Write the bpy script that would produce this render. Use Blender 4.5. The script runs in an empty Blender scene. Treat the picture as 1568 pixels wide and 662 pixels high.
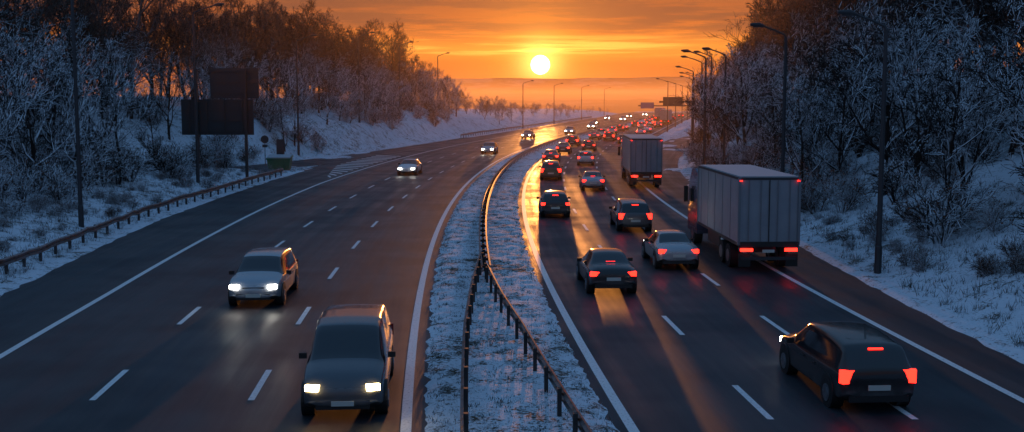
import bpy, bmesh, math, random
from mathutils import Vector, Matrix, noise, Quaternion
random.seed(7)
S=bpy.context.scene
COL=S.collection
HAZE=True

# ---------------------------------------------------------------- helpers
def lerp(a,b,t): return a+(b-a)*t
def sstep(a,b,x):
    t=max(0.0,min(1.0,(x-a)/(b-a))); return t*t*(3-2*t)
def interp(x,tab):
    if x<=tab[0][0]: return tab[0][1]
    for (x0,y0),(x1,y1) in zip(tab,tab[1:]):
        if x<=x1: return y0+(y1-y0)*(x-x0)/(x1-x0)
    return tab[-1][1]
def C(Y):
    if Y<190: return -1.68+0.0008*(Y-72)**2
    return -1.68+0.0008*118**2+0.1888*(Y-190)
def dC(Y): return 0.0016*(min(Y,190)-72)

class MB:
    """mesh builder"""
    def __init__(s): s.v=[];s.f=[];s.m=[];s.uv=None
    def box(s,c,d,m=0,rot=None):
        b=len(s.v)
        for z in(-.5,.5):
            for y in(-.5,.5):
                for x in(-.5,.5):
                    p=Vector((x*d[0],y*d[1],z*d[2]))
                    if rot: p=rot@p
                    s.v.append((p.x+c[0],p.y+c[1],p.z+c[2]))
        for q in((0,2,3,1),(4,5,7,6),(0,1,5,4),(2,6,7,3),(0,4,6,2),(1,3,7,5)):
            s.f.append(tuple(b+i for i in q)); s.m.append(m)
    def tube(s,pts,rads,n=6,m=0,cap=True):
        b=len(s.v); k=len(pts)
        up=Vector((0,0,1))
        for i,p in enumerate(pts):
            p=Vector(p)
            d=(Vector(pts[min(i+1,k-1)])-Vector(pts[max(i-1,0)]))
            if d.length<1e-9:d=Vector((0,0,1))
            d.normalize()
            a=d.cross(up)
            if a.length<.05: a=d.cross(Vector((0,1,0)))
            a.normalize(); c=a.cross(d)
            for j in range(n):
                t=2*math.pi*j/n
                q=p+(a*math.cos(t)+c*math.sin(t))*rads[i]
                s.v.append((q.x,q.y,q.z))
        for i in range(k-1):
            for j in range(n):
                j2=(j+1)%n
                s.f.append((b+i*n+j,b+i*n+j2,b+(i+1)*n+j2,b+(i+1)*n+j)); s.m.append(m)
        if cap and n>3:
            s.f.append(tuple(b+j for j in reversed(range(n)))); s.m.append(m)
            s.f.append(tuple(b+(k-1)*n+j for j in range(n))); s.m.append(m)
    def cyl(s,c,axis,r,h,n=16,m=0,r2=None):
        a=Vector(axis).normalized()*h/2; c=Vector(c)
        s.tube([c-a,c+a],[r,r2 if r2 is not None else r],n,m)
    def obj(s,name,mats,parent=None,smooth=False,loc=None):
        me=bpy.data.meshes.new(name)
        me.from_pydata(s.v,[],s.f)
        for mt in mats: me.materials.append(mt)
        me.polygons.foreach_set('material_index',s.m)
        if smooth: me.polygons.foreach_set('use_smooth',[True]*len(s.f))
        me.update()
        o=bpy.data.objects.new(name,me); COL.objects.link(o)
        if parent: o.parent=parent
        if loc: o.location=loc
        return o
def empty(name,loc=(0,0,0),rz=0):
    e=bpy.data.objects.new(name,None); e.empty_display_size=.5
    e.location=loc; e.rotation_euler=(0,0,rz); COL.objects.link(e); return e
def link(name,me,loc,rz=0,sc=1,parent=None,tilt=0):
    o=bpy.data.objects.new(name,me); COL.objects.link(o)
    o.location=loc; o.rotation_euler=(tilt,0,rz)
    o.scale=(sc,sc,sc) if not isinstance(sc,tuple) else sc
    if parent:o.parent=parent
    return o

# ---------------------------------------------------------------- materials
def mat(name,col=(.5,.5,.5),rough=.5,metal=0,spec=.5,emit=None,es=0,coat=0):
    m=bpy.data.materials.new(name); m.use_nodes=True
    b=m.node_tree.nodes['Principled BSDF']
    b.inputs['Base Color'].default_value=(*col,1)
    b.inputs['Roughness'].default_value=rough
    b.inputs['Metallic'].default_value=metal
    b.inputs['Specular IOR Level'].default_value=spec
    b.inputs['Coat Weight'].default_value=coat
    if emit:
        b.inputs['Emission Color'].default_value=(*emit,1)
        b.inputs['Emission Strength'].default_value=es
    return m
class N:
    def __init__(s,m):
        s.nt=m.node_tree; s.b=s.nt.nodes.get('Principled BSDF')
    def n(s,t,**k):
        x=s.nt.nodes.new(t)
        for a,v in k.items(): setattr(x,a,v)
        return x
    def l(s,a,b): s.nt.links.new(a,b)
    def val(s,sock,v):
        if hasattr(v,'is_linked') or hasattr(v,'links'): s.l(v,sock)
        else: sock.default_value=v
    def math(s,op,a,b=None,clamp=False,c=None):
        x=s.n('ShaderNodeMath',operation=op,use_clamp=clamp)
        s.val(x.inputs[0],a)
        if b is not None: s.val(x.inputs[1],b)
        if c is not None: s.val(x.inputs[2],c)
        return x.outputs[0]
    def maprange(s,v,a,b,c=0,d=1,smooth=True):
        x=s.n('ShaderNodeMapRange'); 
        if smooth: x.interpolation_type='SMOOTHSTEP'
        s.val(x.inputs[0],v)
        for i,q in enumerate((a,b,c,d)): x.inputs[i+1].default_value=q
        return x.outputs[0]
    def noise(s,vec,scale,detail=4,rough=.55):
        x=s.n('ShaderNodeTexNoise'); x.inputs['Scale'].default_value=scale
        x.inputs['Detail'].default_value=detail; x.inputs['Roughness'].default_value=rough
        if vec is not None: s.l(vec,x.inputs['Vector'])
        return x.outputs[0]
    def mix(s,f,a,b,bt='MIX'):
        x=s.n('ShaderNodeMix',data_type='RGBA',blend_type=bt)
        s.val(x.inputs[0],f)
        for i,q in((6,a),(7,b)):
            if isinstance(q,tuple): x.inputs[i].default_value=(*q,1) if len(q)==3 else q
            else: s.l(q,x.inputs[i])
        return x.outputs[2]
    def bump(s,h,st,dist):
        x=s.n('ShaderNodeBump'); x.inputs['Strength'].default_value=st; x.inputs['Distance'].default_value=dist
        s.l(h,x.inputs['Height']); s.l(x.outputs[0],s.b.inputs['Normal'])
    def pos(s):
        return s.n('ShaderNodeNewGeometry').outputs['Position']

def m_asphalt():
    m=mat('asphalt',(.04,.04,.042),.5,spec=.28); w=N(m)
    P=w.pos(); uv=w.n('ShaderNodeUVMap').outputs[0]
    sx=w.n('ShaderNodeSeparateXYZ'); w.l(uv,sx.inputs[0])
    tr=w.math('SINE',w.math('MULTIPLY',sx.outputs[0],2*math.pi/1.75))
    mp=w.n('ShaderNodeMapping'); mp.inputs['Scale'].default_value=(1.0,.03,1); w.l(uv,mp.inputs[0])
    st=w.noise(mp.outputs[0],1.6,4,.6)
    big=w.noise(P,.25,2); fine=w.noise(P,40,1)
    c=w.mix(w.maprange(st,.35,.7),(.016,.019,.026),(.034,.039,.048))
    c=w.mix(w.maprange(fine,.3,.75,0,.5),c,(.055,.059,.067))
    c=w.mix(w.maprange(big,.45,.7,0,.45),c,(.013,.015,.021))
    c=w.mix(w.maprange(tr,.2,1,0,.2),c,(.065,.069,.076))
    w.l(c,w.b.inputs['Base Color'])
    r=w.math('ADD',w.maprange(st,.3,.75,.44,.64),w.math('MULTIPLY',tr,.05))
    r=w.math('ADD',r,w.maprange(big,.35,.7,-.06,.08))
    w.l(r,w.b.inputs['Roughness'])
    w.bump(w.noise(P,55,1,.7),.35,.012)
    return m
def m_snow(name,cover=.5,grass=(.05,.045,.03)):
    m=mat(name,(.7,.75,.8),.8,spec=.25); w=N(m); P=w.pos()
    a=w.noise(P,1.1,4,.65); b=w.noise(P,9,3,.7); c3=w.noise(P,.18,1)
    s=w.math('ADD',w.math('MULTIPLY',a,.45),w.math('MULTIPLY',b,.45))
    s=w.math('ADD',s,w.math('MULTIPLY',c3,.15))
    f=w.maprange(s,cover-.05,cover+.05)
    g=w.mix(a,grass,(.12,.09,.05))
    sn=w.mix(b,(.58,.66,.76),(.78,.82,.87))
    w.l(w.mix(f,g,sn),w.b.inputs['Base Color'])
    w.bump(w.noise(P,3.5,4,.7),.9,.14)
    return m
def m_bark(name,dark,snowamt=1.0,zfade=(8,13),th=(.3,.7)):
    m=mat(name,dark,.9,spec=.15); w=N(m)
    g=w.n('ShaderNodeNewGeometry'); sx=w.n('ShaderNodeSeparateXYZ'); w.l(g.outputs['Normal'],sx.inputs[0])
    px=w.n('ShaderNodeSeparateXYZ'); w.l(g.outputs['Position'],px.inputs[0])
    nz=w.noise(g.outputs['Position'],2.2,1); big=w.noise(g.outputs['Position'],.22,0)
    up=w.maprange(w.math('ADD',w.math('ADD',sx.outputs[2],w.math('MULTIPLY',nz,.9)),w.math('MULTIPLY',w.math('SUBTRACT',big,.5),1.0)),th[0],th[1])
    f=w.math('MULTIPLY',up,w.maprange(px.outputs[2],zfade[0],zfade[1],snowamt,.08))
    c=w.mix(nz,dark,tuple(q*.55 for q in dark))
    w.l(w.mix(f,c,(.72,.78,.84)),w.b.inputs['Base Color'])
    return m
M_asph=m_asphalt()
M_snow=m_snow('snowy_ground',.465)
M_med=m_snow('snowy_median',.48,(.04,.04,.032))
M_bark=m_bark('bark_snowy',(.036,.027,.024),1.0,(9.5,16),(.46,.86))
M_bark2=m_bark('bark_brown',(.065,.035,.025),.6,(7,13))
M_leaf=mat('dry_leaves',(.14,.05,.02),.8)
M_paint=mat('road_paint',(.72,.72,.70),.5); w=N(M_paint)
w.l(w.mix(w.maprange(w.noise(w.pos(),14,3,.7),.5,.72,0,.7),(.78,.79,.80),(.22,.22,.22)),w.b.inputs['Base Color'])
M_rail=mat('galvanised_steel',(.22,.21,.21),.38,.85); w=N(M_rail)
w.l(w.mix(w.maprange(w.noise(w.pos(),3,2),.45,.65),(.20,.20,.21),(.14,.09,.07)),w.b.inputs['Base Color'])
M_post=mat('steel_post',(.055,.05,.05),.6,.5)
M_pole=mat('lamp_pole_steel',(.045,.045,.05),.5,.3)
M_dark=mat('sign_back',(.030,.031,.036),.6)
M_black=mat('black_trim',(.015,.015,.016),.5)
M_rub=mat('rubber',(.014,.014,.014),.75)
M_rim=mat('wheel_rim',(.30,.30,.32),.35,.8)
M_glass=mat('car_glass',(.012,.014,.018),.06,0,.8)
M_tail=mat('tail_light',(.4,.01,.01),.3,emit=(1,.016,.008),es=7)
M_head=mat('head_light',(.9,.9,.9),.2,emit=(1,.95,.84),es=28)
M_head2=mat('head_light_warm',(.9,.8,.6),.2,emit=(1,.70,.28),es=28)
M_tailF=mat('tail_light_distant',(.4,.01,.01),.3,emit=(1,.02,.01),es=9); M_tailF.cycles.emission_sampling='NONE'
M_headF=mat('head_light_distant',(.9,.9,.9),.2,emit=(1,.9,.7),es=45); M_headF.cycles.emission_sampling='NONE'
M_plate=mat('number_plate',(.55,.55,.5),.5)
M_green=mat('green_plastic',(.02,.12,.05),.5)
M_snowcap=mat('roof_snow',(.42,.44,.47),.8)
M_curtain=mat('trailer_curtain',(.34,.35,.38),.55); w=N(M_curtain)
w.l(w.mix(w.noise(w.pos(),1.3,3),(.20,.21,.24),(.34,.35,.38)),w.b.inputs['Base Color'])
M_rib=mat('trailer_rib',(.18,.19,.21),.5)
def paint(n,c,metal=.3):
    m=mat('paint_'+n,c,.28,metal,coat=.6); w=N(m)   # road-salt film on the lower body
    tc=w.n('ShaderNodeTexCoord'); sx=w.n('ShaderNodeSeparateXYZ'); w.l(tc.outputs['Object'],sx.inputs[0])
    d=w.math('MULTIPLY',w.maprange(sx.outputs[2],.85,.3,0,.8),w.maprange(w.noise(tc.outputs['Object'],4,2),.3,.7,.4,1))
    w.l(w.mix(d,c,(.13,.13,.135)),w.b.inputs['Base Color']); w.l(w.math('ADD',w.math('MULTIPLY',d,.5),.26),w.b.inputs['Roughness'])
    w.l(w.maprange(d,0,.5,.6,0),w.b.inputs['Coat Weight'])
    return m
P={'silver':paint('silver',(.36,.38,.41),.5),'white':paint('white',(.62,.64,.66),0),'black':paint('black',(.012,.012,.014)),
   'grey':paint('grey',(.09,.095,.105),.5),'blue':paint('blue',(.03,.06,.12)),'green':paint('green',(.035,.06,.03)),
   'red':paint('red',(.22,.02,.015)),'dark':paint('dark',(.03,.03,.035))}

# ---------------------------------------------------------------- terrain
EL=[(20,-17.0),(40,-17.5),(66,-19.0),(100,-19.6),(600,-19.6)]
ER=[(20,13.6),(30,13.9),(54,15.2),(77,15.9),(95,16.0),(118,14.3),(600,14.0)]
slipL=[(-16.6,200),(-17.6,172),(-19.2,148),(-22.5,128),(-27.5,113),(-36,102),(-52,94),(-75,90)]
slipR=[(13.5,95),(14.6,118),(16.6,145),(19,180),(23,220),(31,262),(46,305),(70,350)]
def smooth_path(pts,n=8):
    out=[]
    for i in range(len(pts)-1):
        p0=Vector(pts[max(i-1,0)]);p1=Vector(pts[i]);p2=Vector(pts[i+1]);p3=Vector(pts[min(i+2,len(pts)-1)])
        for k in range(n):
            t=k/n
            out.append(.5*((2*p1)+(p2-p0)*t+(2*p0-5*p1+4*p2-p3)*t*t+(3*p1-p0-3*p2+p3)*t**3))
    out.append(Vector(pts[-1])); return out
SL=smooth_path([(C(y)+o,y) for o,y in slipL]); SR=smooth_path([(C(y)+o,y) for o,y in slipR])
def pdist(x,y,path):
    return min((x-p.x)**2+(y-p.y)**2 for p in path)**.5
pL1=[(0,-.05),(.5,.05),(2,.15),(5,.9),(13,2.4),(26,5),(50,9),(220,11)]
pL2=[(0,-.05),(.5,.05),(2.5,.35),(5,1.6),(7.5,3.3),(12.5,5),(30,7),(220,9)]
pR=[(0,-.05),(.5,.06),(1.5,.18),(5,1.4),(9,3.3),(20,7),(45,11),(220,13)]
def tz(off,Y):
    X=C(Y)+off
    el=interp(Y,EL); er=interp(Y,ER)
    if off<el:
        t=el-off; z=lerp(interp(t,pL1),interp(t,pL2),sstep(95,135,Y))
        z=-.05+(z+.05)*lerp(1,.35,sstep(210,320,Y))
        if 80<Y<210 and off>-90:
            f=sstep(3.6,9.5,pdist(X,Y,SL)); z=z*f+(-.05)*(1-f)
    elif off>er:
        t=off-er; z=interp(t,pR)
        z=-.05+(z+.05)*lerp(1,.5,sstep(230,360,Y))
        if 85<Y<360 and off<90:
            f=sstep(3.2,9.0,pdist(X,Y,SR)); z=z*f+(-.05)*(1-f)
            if pdist(X,Y,SR)>3.2: z=max(z,.06)
    else: return -.07
    a=min(1,t/1.5)
    z+=a*.09*noise.noise(Vector((X*.9,Y*.9,0)))+min(1,t/6)*.5*noise.noise(Vector((X*.12,Y*.12,3)))
    z+=.05*noise.noise(Vector((X*1.6,Y*1.6,9)))*min(1,t/.3)
    z-=sstep(480,1000,Y)*30
    return z
def build_ground():
    base=[-16.5]; st=.35
    while base[-1]>-3500:
        base.append(base[-1]-st)
        if base[-1]<-24: st=min(st*1.12,700)
    R=[13.2]; st=.35
    while R[-1]<3500:
        R.append(R[-1]+st)
        if R[-1]>22: st=min(st*1.12,700)
    offs=list(reversed(base))+[-10,0,8]+R
    ys=[-30,-10,5,14]; st=.9
    while ys[-1]<12000:
        ys.append(ys[-1]+st)
        if ys[-1]>90: st=min(st*1.035,900)
    me=MB(); n=len(offs)
    for Y in ys:
        for o in offs:
            Xb=C(Y) if Y<600 else C(600)
            if Y>=600: z=tz(o,600)*(1-sstep(600,1000,Y))-30*sstep(560,1000,Y)+6*noise.noise(Vector(((Xb+o)*.002,Y*.002,0)))*sstep(700,1500,Y)
            else: z=tz(o,Y)
            me.v.append((Xb+o,Y,z))
    for i in range(len(ys)-1):
        for j in range(n-1):
            a=i*n+j; me.f.append((a,a+1,a+n+1,a+n)); me.m.append(0)
    return me.obj('ground',[M_snow],smooth=True)
build_ground()

def ribbon(name,fl,fr,Y0,Y1,dy,z,mt,cols=1,zf=None,smooth=False):
    me=MB(); uv=[]
    n=int((Y1-Y0)/dy)+1
    for i in range(n+1):
        Y=Y0+(Y1-Y0)*i/n; a=fl(Y); b=fr(Y)
        for j in range(cols+1):
            t=j/cols; o=a+(b-a)*t
            me.v.append((C(Y)+o,Y,z+(zf(o,Y,t) if zf else 0))); uv.append((o,Y))
    for i in range(n):
        for j in range(cols):
            a=i*(cols+1)+j; me.f.append((a,a+1,a+cols+2,a+cols+1)); me.m.append(0)
    o=me.obj(name,[mt],smooth=smooth)
    ul=o.data.uv_layers.new(name='UVMap')
    for lp in o.data.loops: ul.data[lp.index].uv=uv[lp.vertex_index]
    return o
ribbon('motorway_road',lambda Y:interp(Y,EL)-1.2,lambda Y:interp(Y,ER)+1.2,-25,560,3,0,M_asph,cols=4)
def slip(name,path,hw,z):
    me=MB(); uv=[]
    for i,p in enumerate(path):
        d=(path[min(i+1,len(path)-1)]-path[max(i-1,0)]).normalized(); nrm=Vector((d.y,-d.x))
        for s in(-1,1):
            q=p+nrm*hw*s; me.v.append((q.x,q.y,z)); uv.append((s*hw,i*2.0))
    for i in range(len(path)-1):
        a=i*2; me.f.append((a,a+1,a+3,a+2)); me.m.append(0)
    o=me.obj(name,[M_asph]); ul=o.data.uv_layers.new(name='UVMap')
    for lp in o.data.loops: ul.data[lp.index].uv=uv[lp.vertex_index]
slip('slip_road',SL,3.3,.004); slip('slip_road',SR,2.9,.004)
def medz(o,Y,t):
    e=min(t,1-t)*4.2
    return min(1,e/.5)*.09+.07*noise.noise(Vector((o*1.8,Y*1.8,2)))+.03*noise.noise(Vector((o*6,Y*6,2)))-.045*(1 if e<.01 else 0)
ribbon('central_reservation',lambda Y:-2.12+.07*noise.noise(Vector((0,Y*1.3,0))),lambda Y:2.15+.07*noise.noise(Vector((5,Y*1.3,0))),-25,560,.3,.02,M_med,cols=16,zf=medz,smooth=True)

# markings
mk=MB()
def line(o0,w_,Y0,Y1,dy=3,fo=None):
    n=max(1,int((Y1-Y0)/dy))
    for i in range(n):
        a=Y0+(Y1-Y0)*i/n; b=Y0+(Y1-Y0)*(i+1)/n
        oa=fo(a) if fo else o0; ob=fo(b) if fo else o0
        k=len(mk.v)
        mk.v+= [(C(a)+oa-w_/2,a,.009),(C(a)+oa+w_/2,a,.009),(C(b)+ob+w_/2,b,.009),(C(b)+ob-w_/2,b,.009)]
        mk.f.append((k,k+1,k+2,k+3)); mk.m.append(0)
line(-2.5,.24,-25,560); line(2.45,.24,-25,560)
line(0,.22,-25,560,fo=lambda Y:interp(Y,[(40,-14.0),(73,-14.6),(95,-14.9),(140,-14.6)]))
line(12.2,.22,-25,560)
for k in range(-4,57):
    for o in(-6.25,-10.05): line(o,.16,27.6+k*9-1.5,27.6+k*9+1.5,1.5)
    for o in(5.7,8.95): line(o,.16,26.0+k*9-1.5,26.0+k*9+1.5,1.5)
for k in range(15):
    Y=101+k*2.6; k0=len(mk.v)
    a=-15.5;b=-15.5-min(3.3,.6+k*.42)
    mk.v+=[(C(Y)+a,Y,.009),(C(Y)+a,Y+.9,.009),(C(Y)+b,Y+3.1,.009),(C(Y)+b,Y+2.2,.009)]
    mk.f.append((k0,k0+1,k0+2,k0+3)); mk.m.append(0)
mk.obj('lane_markings',[M_paint])

# ---------------------------------------------------------------- guard rails
def guardrail(name,offf,Y0,Y1,double=False,face=1,zf=lambda x,y:0,postgap=2.0):
    root=empty(name); b=MB()
    prof=[(0,.44),(.07,.48),(.07,.54),(.0,.585),(.0,.60),(.07,.645),(.07,.705),(0,.75)]
    n=int((Y1-Y0)/1.0)
    sides=(1,-1) if double else (face,)
    for s in sides:
        k=len(b.v)
        for i in range(n+1):
            Y=Y0+(Y1-Y0)*i/n; X=C(Y)+offf(Y); z=zf(offf(Y),Y)
            for u,h in prof: b.v.append((X+s*(u+(.13 if double else .05)),Y,h+z))
        m_=len(prof)
        for i in range(n):
            for j in range(m_-1):
                a=k+i*m_+j; b.f.append((a,a+1,a+m_+1,a+m_)); b.m.append(0)
    b.obj('beam',[M_rail],root,smooth=False)
    p=MB(); Y=Y0+.5
    while Y<Y1:
        X=C(Y)+offf(Y); z=zf(offf(Y),Y)
        p.box((X,Y,.33+z),(.10,.14,.80))
        if double: p.box((X,Y,.60+z),(.26,.1,.1))
        Y+=postgap
    p.obj('posts',[M_post],root)
offL=lambda Y:interp(Y,[(14,-1.45),(22,-1.25),(31.8,-.9),(39.7,-.5),(47,-.05),(52,0)])
offR=lambda Y:interp(Y,[(14,1.35),(22,1.05),(31.8,.62),(37,.28),(43,.0),(60,0)])
guardrail('guard_rail',offL,8,47,False,-1)
guardrail('guard_rail',offR,8,43,False,1)
guardrail('guard_rail',lambda Y:0,43,520,True)
GLo=lambda Y:interp(Y,[(30,-18.9),(45,-19.3),(66,-20.1),(104,-20.3)])
guardrail('guard_rail',GLo,20,103,False,1,zf=lambda o,Y:max(0,tz(o,Y)-.05))
guardrail('guard_rail',lambda Y:-20.6,200,400,False,1,zf=lambda o,Y:max(0,tz(o,Y)-.05))

# ---------------------------------------------------------------- street lamps
def lamp(X,Y,h,arm,dirx,rise=.7):
    z=max(-.05,tz(X-C(Y),Y))-.1
    root=empty('street_lamp',(X,Y,z)); b=MB()
    b.tube([(0,0,0),(0,0,1.2),(0,0,1.25),(0,0,h*.6),(0,0,h)],[.15,.15,.12,.10,.08],8)
    d=dirx
    b.tube([(0,0,h-.05),(d*.08,0,h+.15),(d*arm*.5,0,h+rise*.65),(d*arm,0,h+rise)],[.08,.07,.06,.055],6)
    b.tube([(d*(arm-.05),0,h+rise),(d*(arm+.25),0,h+rise+.08),(d*(arm+.75),0,h+rise+.10)],[.06,.13,.07],8,1)
    b.box((d*(arm+.35),0,h+rise-.03),(.5,.18,.05),1)
    b.obj('mast',[M_pole,M_dark],root,smooth=False)
for X,Y,h in((-22.9,59,13.6),(-24.8,88,13.2),(-25.4,133,13.4),(-22.6,166,12.5),(-19.2,192,12),(-14.9,226,11)):
    lamp(X,Y,h,1.7,1)
lamp(14.9,45,9.9,1.2,-1,.6); lamp(14.8,61,10.4,1.2,-1,.6)
for X,Y in((18.4,97),(16.0,93),(22.5,127)): lamp(X,Y,10.4,1.3,-1,.6)
for X,Y in((21.6,128),(24.5,152),(29.5,182),(34,212),(41,250),(50,292),(62,340)): lamp(X,Y,10.6,1.7,-1)
for Y in(262,310,370,440): lamp(C(Y)-20.5,Y,10.5,1.8,1)
for Y in(236,275,318,365): lamp(C(Y)+14.6,Y,10.5,1.8,-1)

# ---------------------------------------------------------------- signs etc
def big_sign():
    r=empty('motorway_sign',(-24.4,95,tz(-24.4-C(95),95)-.3))
    b=MB()
    b.box((-.55,0,5.3),(6.1,.10,3.0)); b.box((.95,0,8.15),(4.1,.10,2.55))
    for z in(4.1,5.0,5.9,6.6): b.box((-.55,-.10,z),(6.0,.08,.09),1)
    for z in(7.3,8.2,9.1): b.box((.95,-.10,z),(4.0,.08,.09),1)
    for x in(-2.9,-1.4,.1,1.6): b.box((x,-.16,5.3),(.05,.05,3.0),1)
    b.obj('panel',[M_dark,M_post],r)
    p=MB()
    for x in(-2.2,1.9):
        p.box((x,-.30,4.6),(.22,.24,9.4)); 
    p.obj('posts',[M_post],r)
big_sign()
def round_sign(X,Y):
    r=empty('traffic_sign',(X,Y,tz(X-C(Y),Y))); b=MB()
    b.cyl((0,0,1.6),(0,0,1),.04,3.2,8,1); b.cyl((0,-.05,2.9),(0,1,0),.42,.03,24,0); b.box((0,-.1,2.2),(.5,.03,.3),0)
    b.obj('plate',[M_dark,M_post],r)
round_sign(-26.3,119)
def info_sign(X,Y):
    r=empty('traffic_sign',(X,Y,tz(X-C(Y),Y))); b=MB()
    b.cyl((-.2,0,1.5),(0,0,1),.04,3.4,8,1);b.cyl((.2,0,1.5),(0,0,1),.04,3.4,8,1); b.box((0,-.06,2.4),(.8,.04,1.5),0)
    b.obj('plate',[M_dark,M_post],r)
info_sign(-23.4,113)
def grit_bin(X,Y):
    r=empty('grit_bin',(X,Y,0)); b=MB()
    k=len(b.v)
    for (x,y,z) in((-1.0,-.6,0),(1.0,-.6,0),(1.0,.6,0),(-1.0,.6,0),(-1.15,-.7,1.0),(1.15,-.7,1.0),(1.15,.7,1.25),(-1.15,.7,1.25)): b.v.append((x,y,z))
    for q in((0,3,2,1),(0,1,5,4),(1,2,6,5),(2,3,7,6),(3,0,4,7)): b.f.append(tuple(k+i for i in q)); b.m.append(0)
    b.box((0,0,1.22),(2.45,1.55,.12),0,Matrix.Rotation(.17,3,'X')); b.box((0,0,1.34),(2.3,1.4,.1),1,Matrix.Rotation(.17,3,'X'))
    b.box((-.6,-.68,.5),(.1,.1,.9),0);b.box((.6,-.68,.5),(.1,.1,.9),0)
    b.obj('body',[M_green,M_snowcap],r); r.location.z=tz(X-C(Y),Y)+.1
grit_bin(-23.3,112)
M_bsign=mat('blue_sign',(.02,.06,.25),.5)
def gantry(Y,w0,w1,h):
    r=empty('sign_gantry',(C(Y),Y,0)); b=MB()
    b.box((w1,0,h/2),(.3,.3,h),0); b.box(((w0+w1)/2,0,h),(w1-w0,.3,.4),0); b.box((w0+3,-.3,h+.1),(4.4,.15,2.0),1)
    b.obj('frame',[M_post,M_dark if Y<300 else M_bsign],r)
gantry(250,12,22.5,6.3); gantry(372,-2,18,4.6)

# ---------------------------------------------------------------- vehicles
CARS={
'sedan':[(-2.36,.42,.66,.72,.70,.55,'p','p'),(-2.30,.28,.90,.97,.84,.66,'p','p'),(-1.85,.21,.95,1.05,.90,.68,'p','p'),
 (-1.55,.20,.95,1.07,.91,.70,'p','g'),(-.90,.20,.94,1.40,.91,.57,'g','p'),(-.15,.20,.92,1.44,.91,.58,'g','p'),(.35,.20,.91,1.40,.91,.57,'g','g'),
 (1.12,.20,.90,.99,.90,.70,'p','p'),(1.9,.22,.80,.87,.87,.66,'p','p'),(2.25,.27,.66,.72,.80,.58,'p','p'),(2.36,.36,.52,.58,.66,.48,'p','p')],
'hatch':[(-2.10,.40,.70,.80,.72,.58,'p','p'),(-2.05,.28,.95,1.02,.84,.70,'p','g'),(-1.72,.21,.97,1.42,.88,.62,'g','p'),
 (-1.0,.20,.95,1.50,.89,.62,'g','p'),(-.1,.20,.93,1.51,.89,.62,'g','p'),(.45,.20,.92,1.45,.89,.60,'g','g'),
 (1.2,.20,.93,1.02,.88,.70,'p','p'),(1.8,.22,.84,.92,.85,.64,'p','p'),(2.05,.27,.68,.76,.78,.58,'p','p'),(2.14,.36,.52,.58,.66,.48,'p','p')],
'estate':[(-2.40,.40,.72,.80,.74,.60,'p','p'),(-2.35,.28,.97,1.04,.88,.72,'p','g'),(-2.05,.21,.99,1.52,.92,.66,'g','p'),
 (-1.1,.20,.97,1.62,.93,.66,'g','p'),(0,.20,.96,1.64,.93,.66,'g','p'),(.55,.20,.96,1.56,.93,.64,'g','g'),
 (1.3,.20,.99,1.10,.92,.74,'p','p'),(2.0,.22,.93,1.0,.90,.68,'p','p'),(2.30,.27,.76,.84,.84,.62,'p','p'),(2.42,.36,.55,.62,.72,.5,'p','p')],
'van':[(-2.62,.40,.80,.90,.84,.74,'p','p'),(-2.58,.28,1.15,1.20,.95,.84,'p','g'),(-2.45,.22,1.14,1.76,.96,.76,'p','p'),
 (-1.2,.21,1.12,1.86,.96,.76,'g','p'),(-1.1,.21,1.12,1.86,.96,.76,'p','p'),(-.1,.21,1.11,1.88,.96,.76,'g','p'),(0,.21,1.11,1.88,.96,.76,'p','p'),(.7,.21,1.10,1.83,.96,.74,'g','g'),
 (1.55,.21,1.10,1.20,.95,.78,'p','p'),(2.2,.23,1.0,1.09,.90,.70,'p','p'),(2.46,.28,.80,.90,.86,.64,'p','p'),(2.58,.38,.60,.68,.76,.54,'p','p')],
}
def car_body_mesh(kind):
    st=CARS[kind]; me=MB(); rings=[]
    for (y,zl,zb,zt,w_,wt,_,_) in st:
        h=[(0,zl),(.82*w_,zl),(w_*.98,zl+.12),(w_,zl+(zb-zl)*.55),(w_*.985,zb-.05),(w_*.95,zb),(wt+.02,zt-.05),(wt*.93,zt),(0,zt+.025)]
        ring=h+[(-a,b) for a,b in reversed(h[1:-1])]
        rings.append(len(me.v)); me.v+=[(a,y,b) for a,b in ring]
    n=16
    for i in range(len(st)-1):
        sd,tp=st[i][6],st[i][7]
        for j in range(n):
            j2=(j+1)%n; mi=0
            if j in(5,10) and sd=='g': mi=1
            if j in(6,7,8,9) and tp=='g': mi=1
            if j in(0,1,14,15): mi=2
            me.f.append((rings[i]+j,rings[i+1]+j,rings[i+1]+j2,rings[i]+j2)); me.m.append(mi)
    me.f.append(tuple(range(n))); me.m.append(0)
    me.f.append(tuple(rings[-1]+j for j in reversed(range(n)))); me.m.append(0)
    o=me.obj('tmp',[P['grey'],M_glass,M_black],smooth=True); m_=o.data
    cr=m_.attributes.new('crease_edge','FLOAT','EDGE')
    em={}
    for p in m_.polygons:
        for k in p.edge_keys: em.setdefault(k,[]).append(p.material_index)
    for e in m_.edges:
        k=tuple(sorted(e.vertices)); ms=em.get(k,[])
        if len(set(ms))>1: cr.data[e.index].value=.75
        elif e.vertices[0]%n in(5,11) and e.vertices[1]%n in(5,11): cr.data[e.index].value=.4
    bpy.data.objects.remove(o); return m_
BODY={k:car_body_mesh(k) for k in CARS}
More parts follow.
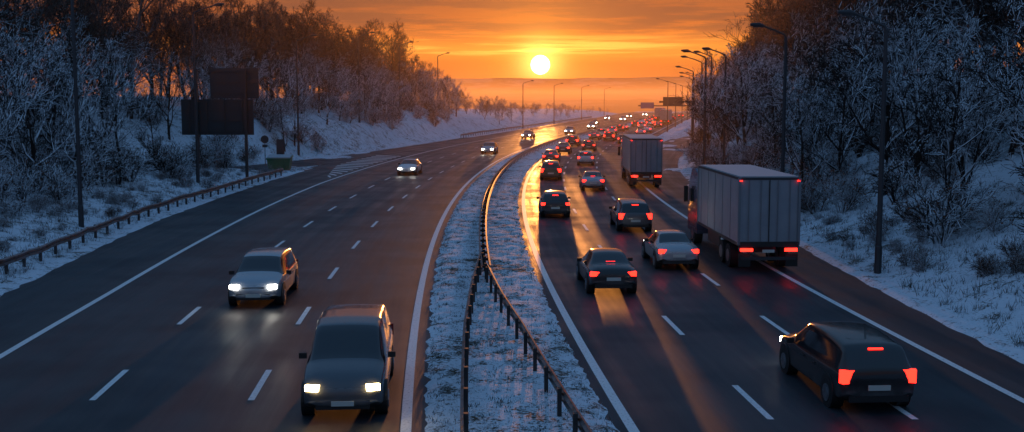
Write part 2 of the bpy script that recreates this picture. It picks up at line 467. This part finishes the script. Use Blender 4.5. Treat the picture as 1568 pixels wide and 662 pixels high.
def car_parts(kind):
    st=CARS[kind]; yr=st[0][0]; yf=st[-1][0]; W=max(s[4] for s in st)
    wh=MB()
    for s in(-1,1):
        for y in(yr+.80,yf-.85):
            wh.cyl((s*(W-.135),y,.37),(1,0,0),.405,.29,24,2)
            wh.cyl((s*(W-.105),y,.325),(1,0,0),.325,.24,24,0)
            wh.cyl((s*(W-.10),y,.325),(1,0,0),.21,.26,16,1)
            for k in range(5):
                a=k*2*math.pi/5
                wh.box((s*(W+.028),y+.1*math.cos(a),.325+.1*math.sin(a)),(.02,.04,.2),1,Matrix.Rotation(-a+math.pi/2,3,'X'))
    tall=kind in('van','estate'); zb=st[1][2]
    tr=MB()
    tr.box((0,yr+.03,.36),(W*1.5,.12,.14),0); tr.box((0,yf-.10,.40),(W*1.25,.18,.20),0)
    tr.box((0,yf-.12,zb*.62+.02 if not tall else .66),(W*.8,.16,.13),0)
    tr.box((0,yr-.02,.62),(.52,.03,.12),1)
    tr.box((0,yf+.01,.44),(.50,.03,.11),1)
    zw=st[5][2]; yw=(st[5][0]+.35) if kind!='van' else .95
    for s in(-1,1):
        tr.box((s*(W+.08),yw,zw+.06),(.18,.10,.13),2)
        for y in(yw-.75,yw-1.55): tr.box((s*(W+.005),y,zw-.14),(.02,.16,.025),0)
    ta=MB()
    for s in(-1,1):
        x=s*(st[1][4]-.15); zc=zb-.10
        ta.box((x,yr+.09,zc),(.30,.16,.15 if not tall else .30),0,Matrix.Rotation(-s*.25,3,'Z'))
        ta.box((s*(st[1][4]-.10),yr+.12,zc+.02),(.16,.26,.13),0)
    he=MB(); f=st[-2]
    for s in(-1,1):
        he.box((s*(f[4]-.20),f[0]+.0,f[2]-.02),(.30,.20,.13),0,Matrix.Rotation(s*-.35,3,'Z'))
    zt=st[2][3]-.04 if kind!='sedan' else 1.15
    yt=st[2][0]-.06 if kind!='sedan' else -1.42
    br=MB(); br.box((0,yt,zt-.02),(.34,.05,.035),0)
    return wh,tr,ta,he,br
PARTS={}
def shared(mb,name,mats):
    o=mb.obj(name,mats); m_=o.data; bpy.data.objects.remove(o); return m_
for k in CARS:
    wh,tr,ta,he,br=car_parts(k)
    PARTS[k]=(shared(wh,'wheels',[M_rub,M_rim,M_black]),shared(tr,'trim',[M_black,M_plate,M_black]),
        shared(ta,'tail_lights',[M_tail]),shared(he,'headlights',[M_head]),shared(br,'brake_light',[M_tail]))
NAMES={'sedan':'saloon_car','hatch':'hatchback_car','estate':'estate_car','van':'passenger_van'}
M_tailoff=mat('tail_light_unlit',(.25,.01,.01),.3)
def car(kind,col,X,Y,toward=False,warm=False,z=0,brake=True):
    rz=-math.atan(dC(Y))+(math.pi if toward else 0)
    r=empty(NAMES[kind],(X,Y,.006+z),rz)
    o=link('body',BODY[kind],(0,0,0),parent=r)
    o.material_slots[0].link='OBJECT'; o.material_slots[0].material=P[col]
    md=o.modifiers.new('sub','SUBSURF'); md.levels=1; md.render_levels=2
    a,b,c,d,e=PARTS[kind]
    link('wheels',a,(0,0,0),parent=r); link('trim',b,(0,0,0),parent=r)
    t=link('tail_lights',c,(0,0,0),parent=r); h=link('headlights',d,(0,0,0),parent=r)
    e=link('brake_light',e,(0,0,0),parent=r)
    def setm(ob,m): ob.material_slots[0].link='OBJECT'; ob.material_slots[0].material=m
    if warm: setm(h,M_head2)
    if Y>110:
        setm(h,M_headF); setm(t,M_tailF); setm(e,M_tailF)
    if toward or not brake: setm(e,M_tailoff)
    if toward: setm(t,M_tailoff)
    return r
# left carriageway, driving towards the camera
car('van','grey',-3.95,26.8,True,True)
car('estate','silver',-9.0,40.2,True)
car('sedan','white',-9.7,106,True)
car('hatch','silver',-2.9,145,True)
car('sedan','grey',2.9,200,True)
for k,(o,Y) in enumerate(((-4.4,262),(-8,300),(-4.4,345),(-12,372),(-8,410),(-4.4,440),(-4.4,225))):
    car(('hatch','sedan','estate')[k%3],('silver','dark','white')[k%3],C(Y)+o,Y,True)
# right carriageway, driving away
car('hatch','dark',2.6,68.8)
car('estate','green',3.5,100)
car('sedan','red',4.4,125)
car('sedan','dark',6.8,146,brake=False)
car('estate','black',9.3,169)
car('hatch','white',8.0,121)
car('sedan','silver',6.35,88.5)
car('hatch','dark',10.6,153)
car('estate','grey',6.6,62)
car('sedan','black',3.6,42.6)
car('sedan','silver',6.9,48.6,brake=False)
car('estate','black',8.2,27.3)
rr=random.Random(3)
for k in range(26):
    Y=178+k*9.5+rr.uniform(-2,2); o=(4.1,7.3,10.6)[rr.choice((0,1,2))]
    car(rr.choice(('hatch','sedan','estate')),rr.choice(('dark','black','grey','silver','red','white')),C(Y)+o,Y)

def truck(X,Y,L=13.6):
    """Y = rear of the cargo body; drives away from the camera"""
    r=empty('box_lorry',(X,Y,.006),-math.atan(dC(Y+L/2)))
    b=MB(); c_=L/2
    b.box((0,c_,2.55),(2.50,L,2.62),0)
    b.obj('cargo_box',[M_curtain],r)
    t=MB()
    t.box((0,c_,3.90),(2.55,L+.05,.09),0); t.box((0,c_,1.20),(2.55,L,.12),0)
    for s in(-1,1):
        t.box((s*1.24,-.03,2.55),(.10,.10,2.75),4); t.box((s*1.235,L,2.55),(.12,.1,2.75),4)
        k=1.5
        while k<L-.5: t.box((s*1.255,k,2.55),(.02,.05,2.6),4); k+=1.5
        for x in(.35,.85): t.cyl((s*x,-.06,2.55),(0,0,1),.022,2.6,6,4)
        t.box((s*1.15,5.0,.85),(.05,L*.3,.5),1)
        t.box((s*.98,-.02,.55),(.5,.03,.55),1)
    t.box((0,-.04,2.55),(.03,.05,2.6),1); t.box((0,-.03,1.20),(2.5,.1,.22),1); t.box((0,-.03,.62),(2.3,.12,.14),2)
    t.box((0,c_,.95),(.9,L-1,.3),1)
    t.box((0,-.05,.92),(.5,.03,.12),3)
    t.obj('frame',[M_dark,M_black,M_pole,M_plate,M_rib],r)
    wv=MB()
    for y in((2.4,3.75,5.1) if L>12 else (1.9,3.2)):
        for s in(-1,1):
            wv.cyl((s*1.05,y,.5),(1,0,0),.5,.36,20,0); wv.cyl((s*1.06,y,.5),(1,0,0),.27,.38,14,1)
    for y in((L-1.4,L+2.4) if L>12 else (L+1.5,)):
        for s in(-1,1):
            wv.cyl((s*1.0,y,.52),(1,0,0),.52,.4,20,0); wv.cyl((s*1.01,y,.52),(1,0,0),.27,.42,14,1)
    wv.obj('wheels',[M_rub,M_rim],r)
    c=MB(); q=L-13.6-(.3 if L<12 else 0)
    prof=[(14.3,.9),(14.3,3.5),(14.9,3.75),(15.7,3.7),(16.45,2.9),(16.6,2.0),(16.65,.6),(14.3,.6)]
    for s in(-1,1):
        for y,zz in prof: c.v.append((s*1.22,y+q,zz))
    n=len(prof)
    for i in range(n):
        j=(i+1)%n; c.f.append((i,j,n+j,n+i)); c.m.append(1 if i==4 else 0)
    c.f.append(tuple(range(n))); c.m.append(0); c.f.append(tuple(reversed(range(n,2*n)))); c.m.append(0)
    for s in(-1,1):
        c.box((s*1.23,15.7+q,2.35),(.03,.9,.7),1); c.box((s*1.42,16.2+q,2.4),(.2,.12,.8),2)
    c.box((0,13.6+q,.9),(1.0,3.5,.3),2)
    c.obj('cab',[P['blue'],M_glass,M_black],r)
    sn=MB(); sn.box((0,c_,3.975),(2.42,L-.2,.05),0); sn.obj('roof_snow',[M_snowcap],r)
    tl=MB()
    for s in(-1,1): tl.box((s*.92,-.10,.98),(.52,.05,.13),0); tl.box((s*1.2,-.05,3.82),(.10,.06,.05),0)
    tl.obj('tail_lights',[M_tail],r)
truck(10.55,45.6,8.2); truck(10.7,89,10); truck(C(300)+10.6,300); truck(C(345)+7.3,352)

# ---------------------------------------------------------------- vegetation
def gen_tree(seed,H,nb=13,leaf=0.0,mats=None,thick=1.0,dens=(8,5,2),name='tree'):
    R=random.Random(seed); b=MB()
    def perp(d):
        a=d.cross(Vector((R.uniform(-1,1),R.uniform(-1,1),R.uniform(-1,1))))
        return a.normalized() if a.length>.01 else Vector((1,0,0))
    def br(p,d,L,r,lev):
        ns=(7,4,3,2,1)[lev]; sides=(7,5,3,3,3)[lev]
        pts=[p.copy()]; rd=[r]; q=p.copy(); dd=d.copy()
        for i in range(ns):
            wob=(.12,.24,.30,.3,.2)[lev]
            dd=(dd+Vector((R.uniform(-1,1),R.uniform(-1,1),R.uniform(-.6,1)))*wob+Vector((0,0,.10 if lev<3 else .02))).normalized()
            q=q+dd*L/ns; pts.append(q.copy()); rd.append(max(r*(1-(i+1)/ns*.82),.008*thick))
        b.tube(pts,rd,sides,0,cap=False)
        if lev==4 :return
        if lev==3 and leaf>0 and R.random()<leaf:
            for _ in range(4):
                c=pts[-1]+Vector((R.uniform(-.3,.3),R.uniform(-.3,.3),R.uniform(-.25,.25))); a=perp(dd)*.06; e=perp(dd)*.06
                k=len(b.v); b.v+=[tuple(c-a),tuple(c+e),tuple(c+a),tuple(c-e)]; b.f.append((k,k+1,k+2,k+3)); b.m.append(1)
        nc=(nb,)+dens; nc=nc[lev]
        for i in range(nc):
            t=min(R.uniform(.2,1),.999)
            if lev==0: t=.12+.88*((i+R.random())/nc); t=min(t,.995)
            k=int(t*ns); f=t*ns-k; pp=pts[k].lerp(pts[k+1],f); dl=(pts[k+1]-pts[k]).normalized()
            ang=(R.uniform(.55,1.15),R.uniform(.5,1.0),R.uniform(.5,1.1),R.uniform(.5,1.1))[lev]
            nd=(dl*math.cos(ang)+perp(dl)*math.sin(ang)).normalized()
            if lev<2 and nd.z<-.1: nd.z=abs(nd.z)*.4; nd.normalize()
            ln=(H*.46*(1.15-.8*t),L*.5*(1.1-.5*t),L*.5,L*.55)[lev]*R.uniform(.7,1.25)
            rr_=rd[k]*(.55,.55,.55,.6)[lev]
            br(pp,nd,ln,max(rr_,.009*thick),lev+1)
    br(Vector((0,0,-.3)),Vector((R.uniform(-.09,.09),R.uniform(-.09,.09),1)),H*.92,H*.015+.03,0)
    o=b.obj(name,mats); m_=o.data; bpy.data.objects.remove(o); return m_
def gen_shrub(seed,H,mats,leaf=.2,thick=1.0,stems=12):
    R=random.Random(seed); b=MB()
    def br(p,d,L,r,lev):
        ns=(3,2,1)[lev]; pts=[p.copy()];rd=[r];q=p.copy();dd=d.copy()
        for i in range(ns):
            dd=(dd+Vector((R.uniform(-1,1),R.uniform(-1,1),R.uniform(-.7,.8)))*.3).normalized(); q=q+dd*L/ns
            pts.append(q.copy()); rd.append(max(r*(1-(i+1)/ns*.6),.008*thick))
        b.tube(pts,rd,3,0,cap=False)
        if R.random()<leaf:
            c=pts[-1]; a=Vector((R.uniform(-1,1),R.uniform(-1,1),R.uniform(-1,1)))*.06; e=Vector((R.uniform(-1,1),R.uniform(-1,1),R.uniform(-1,1)))*.06
            k=len(b.v); b.v+=[tuple(c-a),tuple(c+e),tuple(c+a),tuple(c-e)]; b.f.append((k,k+1,k+2,k+3)); b.m.append(1)
        if lev==2:return
        for i in range((8,5)[lev]):
            t=R.uniform(.15,.98); k=int(t*ns); pp=pts[k].lerp(pts[k+1],t*ns-k); dl=(pts[k+1]-pts[k]).normalized()
            a=dl.cross(Vector((R.uniform(-1,1),R.uniform(-1,1),R.uniform(-1,1))))
            a=a.normalized() if a.length>.01 else Vector((1,0,0)); g=R.uniform(.4,1.1)
            br(pp,(dl*math.cos(g)+a*math.sin(g)),L*R.uniform(.3,.55),r*.55,lev+1)
    for i in range(stems):
        a=R.uniform(0,6.28); t=R.uniform(.15,1.0)
        br(Vector((math.cos(a)*.25*R.random()*H*.4,math.sin(a)*.25*R.random()*H*.4,-.1)),Vector((math.cos(a)*t,math.sin(a)*t,1)).normalized(),H*R.uniform(.6,1.05),.025*thick,0)
    o=b.obj('shrub',mats); m_=o.data; bpy.data.objects.remove(o); return m_
TS=[gen_tree(11+i,10,12+i%3,0,[M_bark,M_leaf],thick=2.0) for i in range(5)]
TB=[gen_tree(31+i,11,14,.5,[M_bark2,M_leaf],thick=1.5,dens=(8,5,3)) for i in range(3)]
SH=[gen_shrub(51+i,2.6,[M_bark,M_leaf],.25,1.7,12) for i in range(3)]
ST=[gen_shrub(61+i,2.4,[M_bark2,M_leaf],.5,1.4,12) for i in range(2)]

R=random.Random(5)
def put_tree(o,Y,meshes,hs,name):
    z=tz(o,Y); s=hs*R.uniform(.78,1.22)
    link(name,R.choice(meshes),(C(Y)+o,Y,z-.1),R.uniform(0,6.28),(s*R.uniform(.85,1.15),s*R.uniform(.85,1.15),s))
def clear(o,Y,rad=5):
    X=C(Y)+o
    return pdist(X,Y,SL)>rad and pdist(X,Y,SR)>rad
# left bank
Y=56
while Y<240:
    frontal=-27.0 if Y<100 else -29.0
    for row in range(5):
        o=frontal-row*(5.3 if Y<140 else 4.2)+R.uniform(-2,2); yy=Y+R.uniform(-2.3,2.3)
        if C(yy)+o< -.48*yy-6: continue
        if not clear(o,yy): continue
        if Y>110 and row==0 and R.random()<.4: continue
        if -30<C(yy)+o<-19 and 84<yy<98: continue
        if row<2: put_tree(o,yy,TS,(.82 if Y<110 else .74)*(1.2 if row==1 else 1),'snowy_tree')
        else:
            hh=1.25 if Y<70 else 1.42
            if Y>205: hh*=lerp(1,.65,sstep(205,245,Y))
            put_tree(o,yy,TB if R.random()<(.4 if Y<100 else .7) else TS,hh*R.uniform(.75,1.0),'bare_tree')
    Y+=4.9
link('snowy_tree',TS[0],(-33.0,90,tz(-33-C(90),90)-.1),1.0,1.0)
# right bank
Y=38
while Y<345:
    for row in range(5):
        o=20.8+row*5.0+R.uniform(-1.8,1.8); yy=Y+R.uniform(-2.2,2.2)
        if Y>110: o+=3.5*sstep(110,180,Y)
        if C(yy)+o> .48*yy+7: continue
        if not clear(o,yy,6): continue
        hh=1.0 if Y<150 else lerp(1.0,.5,sstep(150,300,Y))
        if row<2: put_tree(o,yy,TS,.9*hh,'snowy_tree')
        else: put_tree(o,yy,TB if R.random()<.6 else TS,1.35*hh,'bare_tree')
    Y+=4.8 if Y<150 else 7
# undergrowth
ug=empty('undergrowth')
def shrubs(n,o0,o1,Y0,Y1,s0,s1,ms):
    for _ in range(n):
        Y=lerp(Y0,Y1,R.random()); o=R.uniform(o0,o1); X=C(Y)+o
        if abs(X)>.48*Y+6 or not clear(o,Y,4.6): continue
        s=R.uniform(s0,s1); link('shrub',R.choice(ms),(X,Y,tz(o,Y)-.1),R.uniform(0,6.28),s,parent=ug)
shrubs(130,-38,-24.5,45,110,.45,1.0,SH)
shrubs(120,-42,-25.5,110,235,.5,1.3,SH+ST)
shrubs(150,18.0,30,36,130,.4,1.1,SH+ST)
shrubs(90,22,34,130,300,.6,1.2,SH+ST)
shrubs(110,16.9,20,36,120,.15,.38,ST)
shrubs(90,-25.5,-21.2,40,110,.15,.38,ST)
# distant treelines
dt=empty('distant_treeline')
for _ in range(190):
    Y=R.uniform(238,500); side=R.random()<.5
    o=-R.uniform(24,60) if side else R.uniform(26,80)
    if not clear(o,Y,7): continue
    s=R.uniform(.32,.55)*(lerp(1,.55,sstep(232,420,Y))) if side else R.uniform(.4,.7)
    link('tree',R.choice(TB),(C(Y)+o,Y,tz(o,Y)-.2),R.uniform(0,6.28),s,parent=dt)
for _ in range(160):
    Y=R.uniform(700,1700); X=R.uniform(-.25,.32)*Y
    link('tree',R.choice(TB),(X,Y,-31),R.uniform(0,6.28),R.uniform(.8,1.3),parent=dt)
# grass poking out of the snow
M_grass=mat('winter_grass',(.09,.07,.04),.9); w=N(M_grass)
w.l(w.mix(w.maprange(w.noise(w.pos(),4,1),.45,.6),(.05,.045,.03),(.35,.38,.42)),w.b.inputs['Base Color'])
g=MB()
def tuft(X,Y,z,h,n):
    for _ in range(n):
        x=X+R.gauss(0,.07);y=Y+R.gauss(0,.07);a=R.uniform(0,3.14);wd=.012;hh=h*R.uniform(.5,1.3)
        lx=R.gauss(0,.4)*hh; ly=R.gauss(0,.4)*hh; k=len(g.v)
        g.v+=[(x-math.cos(a)*wd,y-math.sin(a)*wd,z),(x+math.cos(a)*wd,y+math.sin(a)*wd,z),(x+lx,y+ly,z+hh)]
        g.f.append((k,k+1,k+2)); g.m.append(0)
for _ in range(3800):
    Y=20+R.random()**1.5*90; o=R.uniform(-1.95,1.95); tuft(C(Y)+o,Y,.08,.09,5)
for _ in range(8000):
    Y=28+R.random()**1.5*130
    if R.random()<.5: o=interp(Y,EL)-R.uniform(.9,9)
    else: o=interp(Y,ER)+R.uniform(.9,9)
    if not clear(o,Y,4): continue
    tuft(C(Y)+o,Y,tz(o,Y)-.02,.30,6)
g.obj('winter_grass',[M_grass])

# distant hills
def hills(name,Y,x0,x1,base,amp,seed,m):
    b=MB(); n=160
    for i in range(n+1):
        X=lerp(x0,x1,i/n); h=base+amp*noise.noise(Vector((X*.0006,seed,0)))+amp*.35*noise.noise(Vector((X*.003,seed,5)))
        h+= 3*noise.noise(Vector((X*.02,seed,8)))
        b.v+=[(X,Y-900,-45),(X,Y-300,h*.55-8),(X,Y,h),(X,Y+800,-45)]
    for i in range(n):
        for j in range(3):
            a=i*4+j; b.f.append((a,a+4,a+5,a+1)); b.m.append(0)
    b.obj(name,[m],smooth=True)
M_hill=mat('hill_forest',(.05,.04,.035),1,spec=.1)
w=N(M_hill); w.l(w.mix(w.maprange(w.noise(w.pos(),.008,4),.45,.6),(.04,.035,.03),(.16,.15,.15)),w.b.inputs['Base Color'])
hills('hills',1900,-2500,2500,4,16,2.0,M_hill)
hills('hills',3400,-4000,4000,34,22,4.4,M_hill)
hills('hills',5600,-6000,6000,92,36,7.3,M_hill)

# ---------------------------------------------------------------- haze (real participating medium)
if HAZE:
    hz=MB(); hz.box((0,3060,-16),(9000,6000,76)); ho=hz.obj('haze',[])
    mh=bpy.data.materials.new('haze'); mh.use_nodes=True; nt=mh.node_tree; nt.nodes.clear()
    vs=nt.nodes.new('ShaderNodeVolumeScatter'); vs.inputs['Density'].default_value=.00048; vs.inputs['Anisotropy'].default_value=.66
    vs.inputs['Color'].default_value=(1,.74,.5,1)
    va=nt.nodes.new('ShaderNodeVolumeAbsorption'); va.inputs['Density'].default_value=.0004; va.inputs['Color'].default_value=(.6,.3,.2,1)
    ad=nt.nodes.new('ShaderNodeAddShader'); nt.links.new(vs.outputs[0],ad.inputs[0]); nt.links.new(va.outputs[0],ad.inputs[1])
    ou=nt.nodes.new('ShaderNodeOutputMaterial'); nt.links.new(ad.outputs[0],ou.inputs['Volume']); ho.data.materials.append(mh)

# ---------------------------------------------------------------- sky + sun
el=math.radians(1.67); az=math.radians(1.44)
sd=Vector((math.sin(az)*math.cos(el),math.cos(az)*math.cos(el),math.sin(el)))
W=bpy.data.worlds.new('World'); S.world=W; W.use_nodes=True
class WN(N):
    def __init__(s,nt): s.nt=nt
w=WN(W.node_tree); bg=W.node_tree.nodes['Background']
D=w.n('ShaderNodeTexCoord').outputs['Generated']
sx=w.n('ShaderNodeSeparateXYZ'); w.l(D,sx.inputs[0]); Z=sx.outputs[2]
def ramp(fac,st):
    r=w.n('ShaderNodeValToRGB'); w.l(fac,r.inputs[0]); e=r.color_ramp.elements
    while len(e)<len(st): e.new(.5)
    for i,(p,c) in enumerate(st): e[i].position=p; e[i].color=(*c,1)
    return r.outputs[0]
mp=w.n('ShaderNodeMapping'); mp.inputs['Scale'].default_value=(1,1,9); w.l(D,mp.inputs[0])
n1=w.noise(mp.outputs[0],3.2,4,.55)
zz=w.math('ADD',Z,w.math('MULTIPLY',w.math('SUBTRACT',n1,.5),.026))
f=w.math('POWER',w.math('MAXIMUM',zz,0),.5)
def q(z): return z**.5
sunside=ramp(f,[(0,(.42,.075,.018)),(q(.018),(.50,.10,.02)),(q(.030),(.60,.14,.022)),(q(.045),(.98,.31,.04)),(q(.055),(.78,.20,.03)),(q(.068),(.50,.12,.03)),(q(.09),(.32,.085,.036)),(q(.15),(.14,.105,.13)),(q(.28),(.075,.14,.245)),(1,(.085,.195,.38))])
away=ramp(f,[(0,(.10,.14,.22)),(q(.1),(.105,.165,.275)),(q(.3),(.105,.20,.355)),(1,(.085,.195,.38))])
dt_=w.n('ShaderNodeVectorMath',operation='DOT_PRODUCT'); w.l(D,dt_.inputs[0]); dt_.inputs[1].default_value=sd
dot=dt_.outputs['Value']
col=w.mix(w.maprange(dot,.5,.97),away,sunside)
mp2=w.n('ShaderNodeMapping'); mp2.inputs['Scale'].default_value=(1,1,11); mp2.inputs['Location'].default_value=(3,1,0); w.l(D,mp2.inputs[0])
n2=w.noise(mp2.outputs[0],7.0,6,.62)
col=w.mix(w.math('MULTIPLY',w.maprange(n2,.40,.56),w.math('MULTIPLY',w.maprange(Z,.045,.066,.08,.9),w.maprange(Z,.25,.12))),col,(.19,.062,.038))
mp3=w.n('ShaderNodeMapping'); mp3.inputs['Scale'].default_value=(1,1,30); mp3.inputs['Location'].default_value=(7,2,1); w.l(D,mp3.inputs[0])
n3=w.noise(mp3.outputs[0],7.0,4,.6)
ds=w.n('ShaderNodeVectorMath',operation='DISTANCE'); w.l(D,ds.inputs[0]); ds.inputs[1].default_value=sd
dd=ds.outputs['Value']
def add(c,fac,rgb):
    s=w.n('ShaderNodeVectorMath',operation='SCALE'); s.inputs[0].default_value=rgb; w.l(fac,s.inputs['Scale'])
    a=w.n('ShaderNodeVectorMath',operation='ADD'); w.l(c,a.inputs[0]); w.l(s.outputs[0],a.inputs[1]); return a.outputs[0]
def gauss(sig): return w.math('EXPONENT',w.math('MULTIPLY',w.math('POWER',w.math('DIVIDE',dd,sig),2),-1))
band=w.math('MULTIPLY',w.maprange(Z,.034,.042),w.maprange(Z,.060,.046))
col=add(col,w.math('MULTIPLY',w.math('MULTIPLY',band,w.maprange(n3,.46,.62)),gauss(.15)),(1.0,.44,.08))
col=add(col,gauss(.13),(.16,.035,.002))
col=add(col,gauss(.05),(.50,.18,.015))
col=add(col,gauss(.018),(1.8,1.0,.22))
col=add(col,w.maprange(dd,.0090,.0070),(18,13,7))
sky=w.n('ShaderNodeTexSky'); sky.sky_type='NISHITA'; sky.sun_disc=False; sky.sun_elevation=el; sky.sun_rotation=az
s2=w.n('ShaderNodeVectorMath',operation='SCALE'); w.l(sky.outputs[0],s2.inputs[0]); s2.inputs['Scale'].default_value=.004
a2=w.n('ShaderNodeVectorMath',operation='ADD'); w.l(col,a2.inputs[0]); w.l(s2.outputs[0],a2.inputs[1])
w.l(a2.outputs[0],bg.inputs[0]); bg.inputs[1].default_value=1.0
L=bpy.data.lights.new('sun','SUN'); L.energy=2.3; L.angle=math.radians(.8); L.color=(1,.35,.07)
lo=bpy.data.objects.new('sun',L); COL.objects.link(lo); lo.location=(0,0,60); lo.rotation_euler=(-sd).to_track_quat('-Z','Y').to_euler()

# ---------------------------------------------------------------- camera
cam=bpy.data.cameras.new('camera'); co=bpy.data.objects.new('camera',cam); COL.objects.link(co)
co.location=(0,0,7.2); co.rotation_euler=(math.radians(90-6.04),0,0); cam.lens=39.26; cam.sensor_width=36
cam.clip_end=30000; cam.clip_start=.1; S.camera=co
S.view_settings.view_transform='Standard'; S.view_settings.look='None'; S.view_settings.exposure=0
